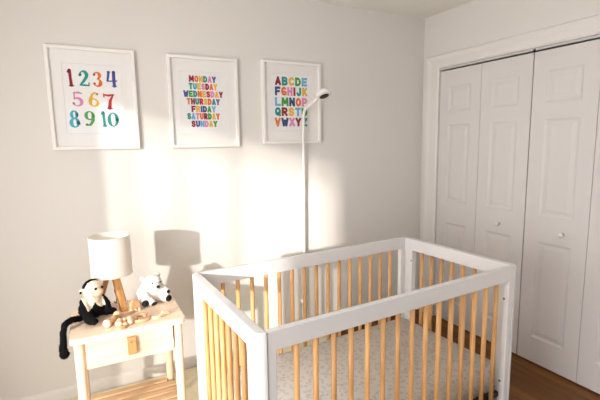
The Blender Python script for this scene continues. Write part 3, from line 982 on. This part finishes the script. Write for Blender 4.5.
# capitals as heavy cut-paper strokes: centre lines in a unit box
LET = {
    'A': [[(0, 0), (.5, 1)], [(.5, 1), (1, 0)], [(.2, .28), (.8, .28)]],
    'B': [[(0, 0), (0, 1)], [(0, 1)] + arc(.55, .77, .38, .23, 90, -90, 8) + [(0, .54)], [(0, .54)] + arc(.55, .27, .45, .27, 90, -90, 8) + [(0, 0)]],
    'C': [arc(.55, .5, .55, .5, 45, 315, 16)],
    'D': [[(0, 0), (0, 1)], [(0, 1)] + arc(.35, .5, .65, .5, 90, -90, 12) + [(0, 0)]],
    'E': [[(0, 0), (0, 1)], [(0, 1), (1, 1)], [(0, .5), (.85, .5)], [(0, 0), (1, 0)]],
    'F': [[(0, 0), (0, 1)], [(0, 1), (1, 1)], [(0, .48), (.85, .48)]],
    'G': [arc(.52, .5, .52, .5, 50, 340, 16), [(1, .06), (1, .42), (.6, .42)]],
    'H': [[(0, 0), (0, 1)], [(1, 0), (1, 1)], [(0, .5), (1, .5)]],
    'I': [[(.5, 0), (.5, 1)]],
    'J': [[(.9, 1), (.9, .3)] + arc(.48, .3, .42, .3, 0, -170, 10)],
    'K': [[(0, 0), (0, 1)], [(.05, .42), (.95, 1)], [(.3, .6), (1, 0)]],
    'L': [[(0, 1), (0, 0)], [(0, 0), (1, 0)]],
    'M': [[(0, 0), (.06, 1)], [(.06, 1), (.5, .3)], [(.5, .3), (.94, 1)], [(.94, 1), (1, 0)]],
    'N': [[(0, 0), (0, 1)], [(0, 1), (1, 0)], [(1, 0), (1, 1)]],
    'O': [arc(.5, .5, .5, .5, 0, 360, 20)],
    'P': [[(0, 0), (0, 1)], [(0, 1)] + arc(.55, .72, .45, .28, 90, -90, 8) + [(0, .44)]],
    'Q': [arc(.5, .52, .5, .48, 0, 360, 20), [(.55, .3), (1, -.04)]],
    'R': [[(0, 0), (0, 1)], [(0, 1)] + arc(.55, .74, .42, .26, 90, -90, 8) + [(0, .48)], [(.4, .48), (1, 0)]],
    'S': [arc(.5, .75, .46, .25, 25, 270, 12) + arc(.5, .25, .48, .25, 90, -155, 12)],
    'T': [[(.5, 0), (.5, 1)], [(0, 1), (1, 1)]],
    'U': [[(0, 1), (0, .4)] + arc(.5, .4, .5, .4, 180, 360, 12) + [(1, 1)]],
    'V': [[(0, 1), (.5, 0)], [(.5, 0), (1, 1)]],
    'W': [[(0, 1), (.25, 0)], [(.25, 0), (.5, .7)], [(.5, .7), (.75, 0)], [(.75, 0), (1, 1)]],
    'X': [[(0, 0), (1, 1)], [(0, 1), (1, 0)]],
    'Y': [[(0, 1), (.5, .45)], [(1, 1), (.5, .45)], [(.5, .5), (.5, 0)]],
    'Z': [[(0, 1), (1, 1)], [(1, 1), (0, 0)], [(0, 0), (1, 0)]],
}


def add_glyph(bm, ch, x0, x1, z0, z1, y, idx):
    w_, h_ = x1 - x0, z1 - z0
    if ch in DIG:
        for s, (pts, wd) in enumerate(DIG[ch]):
            P = [Vector((x0 + px * w_, z0 + pz * h_)) for px, pz in pts]
            yy = y - s * .00005
            rows = []
            for i, p in enumerate(P):
                tn = (P[min(i + 1, len(P) - 1)] - P[max(i - 1, 0)]).normalized()
                hw = wd[min(i, len(wd) - 1)] * h_ * .78
                nrm = Vector((-tn.y, tn.x)) * hw
                rows.append((bm.verts.new((p.x + nrm.x, yy, p.y + nrm.y)), bm.verts.new((p.x - nrm.x, yy, p.y - nrm.y))))
            for a, b in zip(rows, rows[1:]):
                f = bm.faces.new((a[0], a[1], b[1], b[0])); f.material_index = idx
            for i in (0, -1):                       # round the ends
                c, hw = P[i], wd[min(i if i == 0 else len(P) - 1, len(wd) - 1)] * h_ * .78
                ring = [bm.verts.new((c.x + hw * math.cos(k * PI / 6), yy, c.y + hw * math.sin(k * PI / 6))) for k in range(12)]
                f = bm.faces.new(ring); f.material_index = idx
        return
    hw = h_ * .135
    for k, st_ in enumerate(LET[ch]):
        yy = y - k * .00005
        P = [Vector((x0 + hw * .9 + px * (w_ - 1.8 * hw), z0 + hw + pz * (h_ - 2 * hw))) for px, pz in st_]
        closed = (P[0] - P[-1]).length < 1e-6
        rows = []
        for i, p in enumerate(P):
            a = P[i - 1] if i else (P[-2] if closed else p)
            b = P[i + 1] if i < len(P) - 1 else (P[1] if closed else p)
            tn = (b - a).normalized()
            q = p
            if not closed and i == 0: q = p - tn * hw * .9
            if not closed and i == len(P) - 1: q = p + tn * hw * .9
            nrm = Vector((-tn.y, tn.x)) * hw
            rows.append((bm.verts.new((q.x + nrm.x, yy, q.y + nrm.y)), bm.verts.new((q.x - nrm.x, yy, q.y - nrm.y))))
        for a, b in zip(rows, rows[1:]):
            f = bm.faces.new((a[0], a[1], b[1], b[0])); f.material_index = idx


def framed(label, x, z, wd, ht, letters):
    t = thing('framed_print', label, 'framed print', (x, 0, z), 0, 'framed prints on the back wall')
    a, b, fw = wd / 2, ht / 2, .0185
    bm = bmesh.new()
    prof = [(0, 0), (0, -.028), (.002, -.030), (fw - .002, -.030), (fw, -.028), (fw, -.006), (fw, 0)]
    rows = [[bm.verts.new((sx * (a - i), y, sz * (b - i))) for sx, sz in ((-1, -1), (1, -1), (1, 1), (-1, 1))] for i, y in prof]
    for r0, r1 in zip(rows, rows[1:]):
        for k in range(4):
            bm.faces.new((r0[k], r0[(k + 1) % 4], r1[(k + 1) % 4], r1[k]))
    obj('frame', bm, FRAMEW, t)
    # mat board with a bevelled opening
    ow, oh = .148, .190
    bm = bmesh.new()
    rows = []
    for ww, hh, y in ((a - fw + .001, b - fw + .001, -.012), (ow + .0015, oh + .0015, -.012), (ow, oh, -.0095)):
        rows.append([bm.verts.new((sx * ww, y, sz * hh)) for sx, sz in ((-1, -1), (1, -1), (1, 1), (-1, 1))])
    for r0, r1 in zip(rows, rows[1:]):
        for k in range(4):
            bm.faces.new((r0[k], r0[(k + 1) % 4], r1[(k + 1) % 4], r1[k]))
    obj('mat_board', bm, MATB, t)
    bm = bmesh.new(); box(bm, -ow - .01, ow + .01, -.009, -.004, -oh - .01, oh + .01)
    pr = obj('print', bm, PAPER, t)
    bm = bmesh.new()
    for ch, x0, x1, z0, z1, col in letters:
        add_glyph(bm, ch, x0 - x, x1 - x, z0 - z, z1 - z, -.0096, PKEYS.index(col))
    obj('lettering', bm, [PAL[k] for k in PKEYS], pr, False, False)
    bm = bmesh.new(); box(bm, -a + fw - .001, a - fw + .001, -.0175, -.0158, -b + fw - .001, b - fw + .001)
    obj('glass', bm, GLASS, t)
    return t


def row(text, cols, x0, x1, z0, z1, gap=.14):
    """letters spread over x0..x1; I is narrow, W and M wide"""
    wt = [.42 if c == 'I' else 1.25 if c in 'WM' else 1.0 for c in text]
    unit = (x1 - x0) / (sum(wt) + gap * (len(text) - 1))
    out, p = [], x0
    for c, k, col in zip(text, wt, cols.split()):
        out.append((c, p, p + k * unit, z0, z1, col)); p += (k + gap) * unit
    return out

L1 = [
    ('1', -2.6068, -2.5752, 1.8203, 1.9093, 'maroon'),
    ('2', -2.5483, -2.4964, 1.8235, 1.9084, 'teal'),
    ('3', -2.4754, -2.4321, 1.8231, 1.9073, 'orange'),
    ('4', -2.4085, -2.3537, 1.8263, 1.9117, 'indigo'),
    ('5', -2.5893, -2.5362, 1.7103, 1.792, 'pink'),
    ('6', -2.5085, -2.4538, 1.7123, 1.7953, 'gold'),
    ('7', -2.4328, -2.3747, 1.7013, 1.7875, 'red'),
    ('8', -2.6107, -2.5626, 1.5957, 1.6904, 'cyan'),
    ('9', -2.5365, -2.4836, 1.6031, 1.6883, 'green'),
    ('1', -2.4537, -2.4232, 1.6015, 1.6843, 'teal'),
    ('0', -2.4165, -2.3612, 1.5979, 1.6852, 'teal'),
]
L2 = []
L2 += row('MONDAY', 'maroon orange gold teal pink indigo', -1.9412, -1.7699, 1.8778, 1.9173, .10)
L2 += row('TUESDAY', 'teal cyan gold pink maroon orange gold', -1.9436, -1.7641, 1.8319, 1.8716, .10)
L2 += row('WEDNESDAY', 'indigo green teal orange gold red pink gold maroon', -1.9792, -1.7285, 1.7856, 1.8254, .10)
L2 += row('THURSDAY', 'orange maroon teal red gold orange teal purple', -1.9613, -1.7505, 1.7391, 1.7791, .10)
L2 += row('FRIDAY', 'maroon gold indigo navy green sky', -1.934, -1.7783, 1.6924, 1.7326, .10)
L2 += row('SATURDAY', 'teal sky pink orange maroon green gold orange', -1.9624, -1.7546, 1.6474, 1.6877, .10)
L2 += row('SUNDAY', 'maroon indigo sky pink gold green', -1.9387, -1.7726, 1.6003, 1.6408, .10)
L3 = []
L3 += row('ABCDE', 'maroon teal gold green sky', -1.3561, -1.1055, 1.8853, 1.945, .16)
L3 += row('FGHIJK', 'navy orange pink maroon teal gold', -1.3578, -1.1066, 1.8168, 1.8769, .16)
L3 += row('LMNOP', 'sky green navy orange pink', -1.3597, -1.1077, 1.7451, 1.8055, .16)
L3 += row('QRSTU', 'teal maroon gold sky green', -1.3615, -1.1088, 1.6767, 1.7375, .16)
L3 += row('VWXYZ', 'orange navy pink maroon teal', -1.3633, -1.1099, 1.606, 1.6671, .16)

framed('white framed print of colourful numbers one to ten', -2.4792, 1.753, .4506, .561, L1)
framed('white framed print of the colourful days of the week', -1.8509, 1.7522, .442, .560, L2)
framed('white framed print of the colourful alphabet, behind the baby monitor head', -1.2304, 1.7665, .452, .5583, L3)
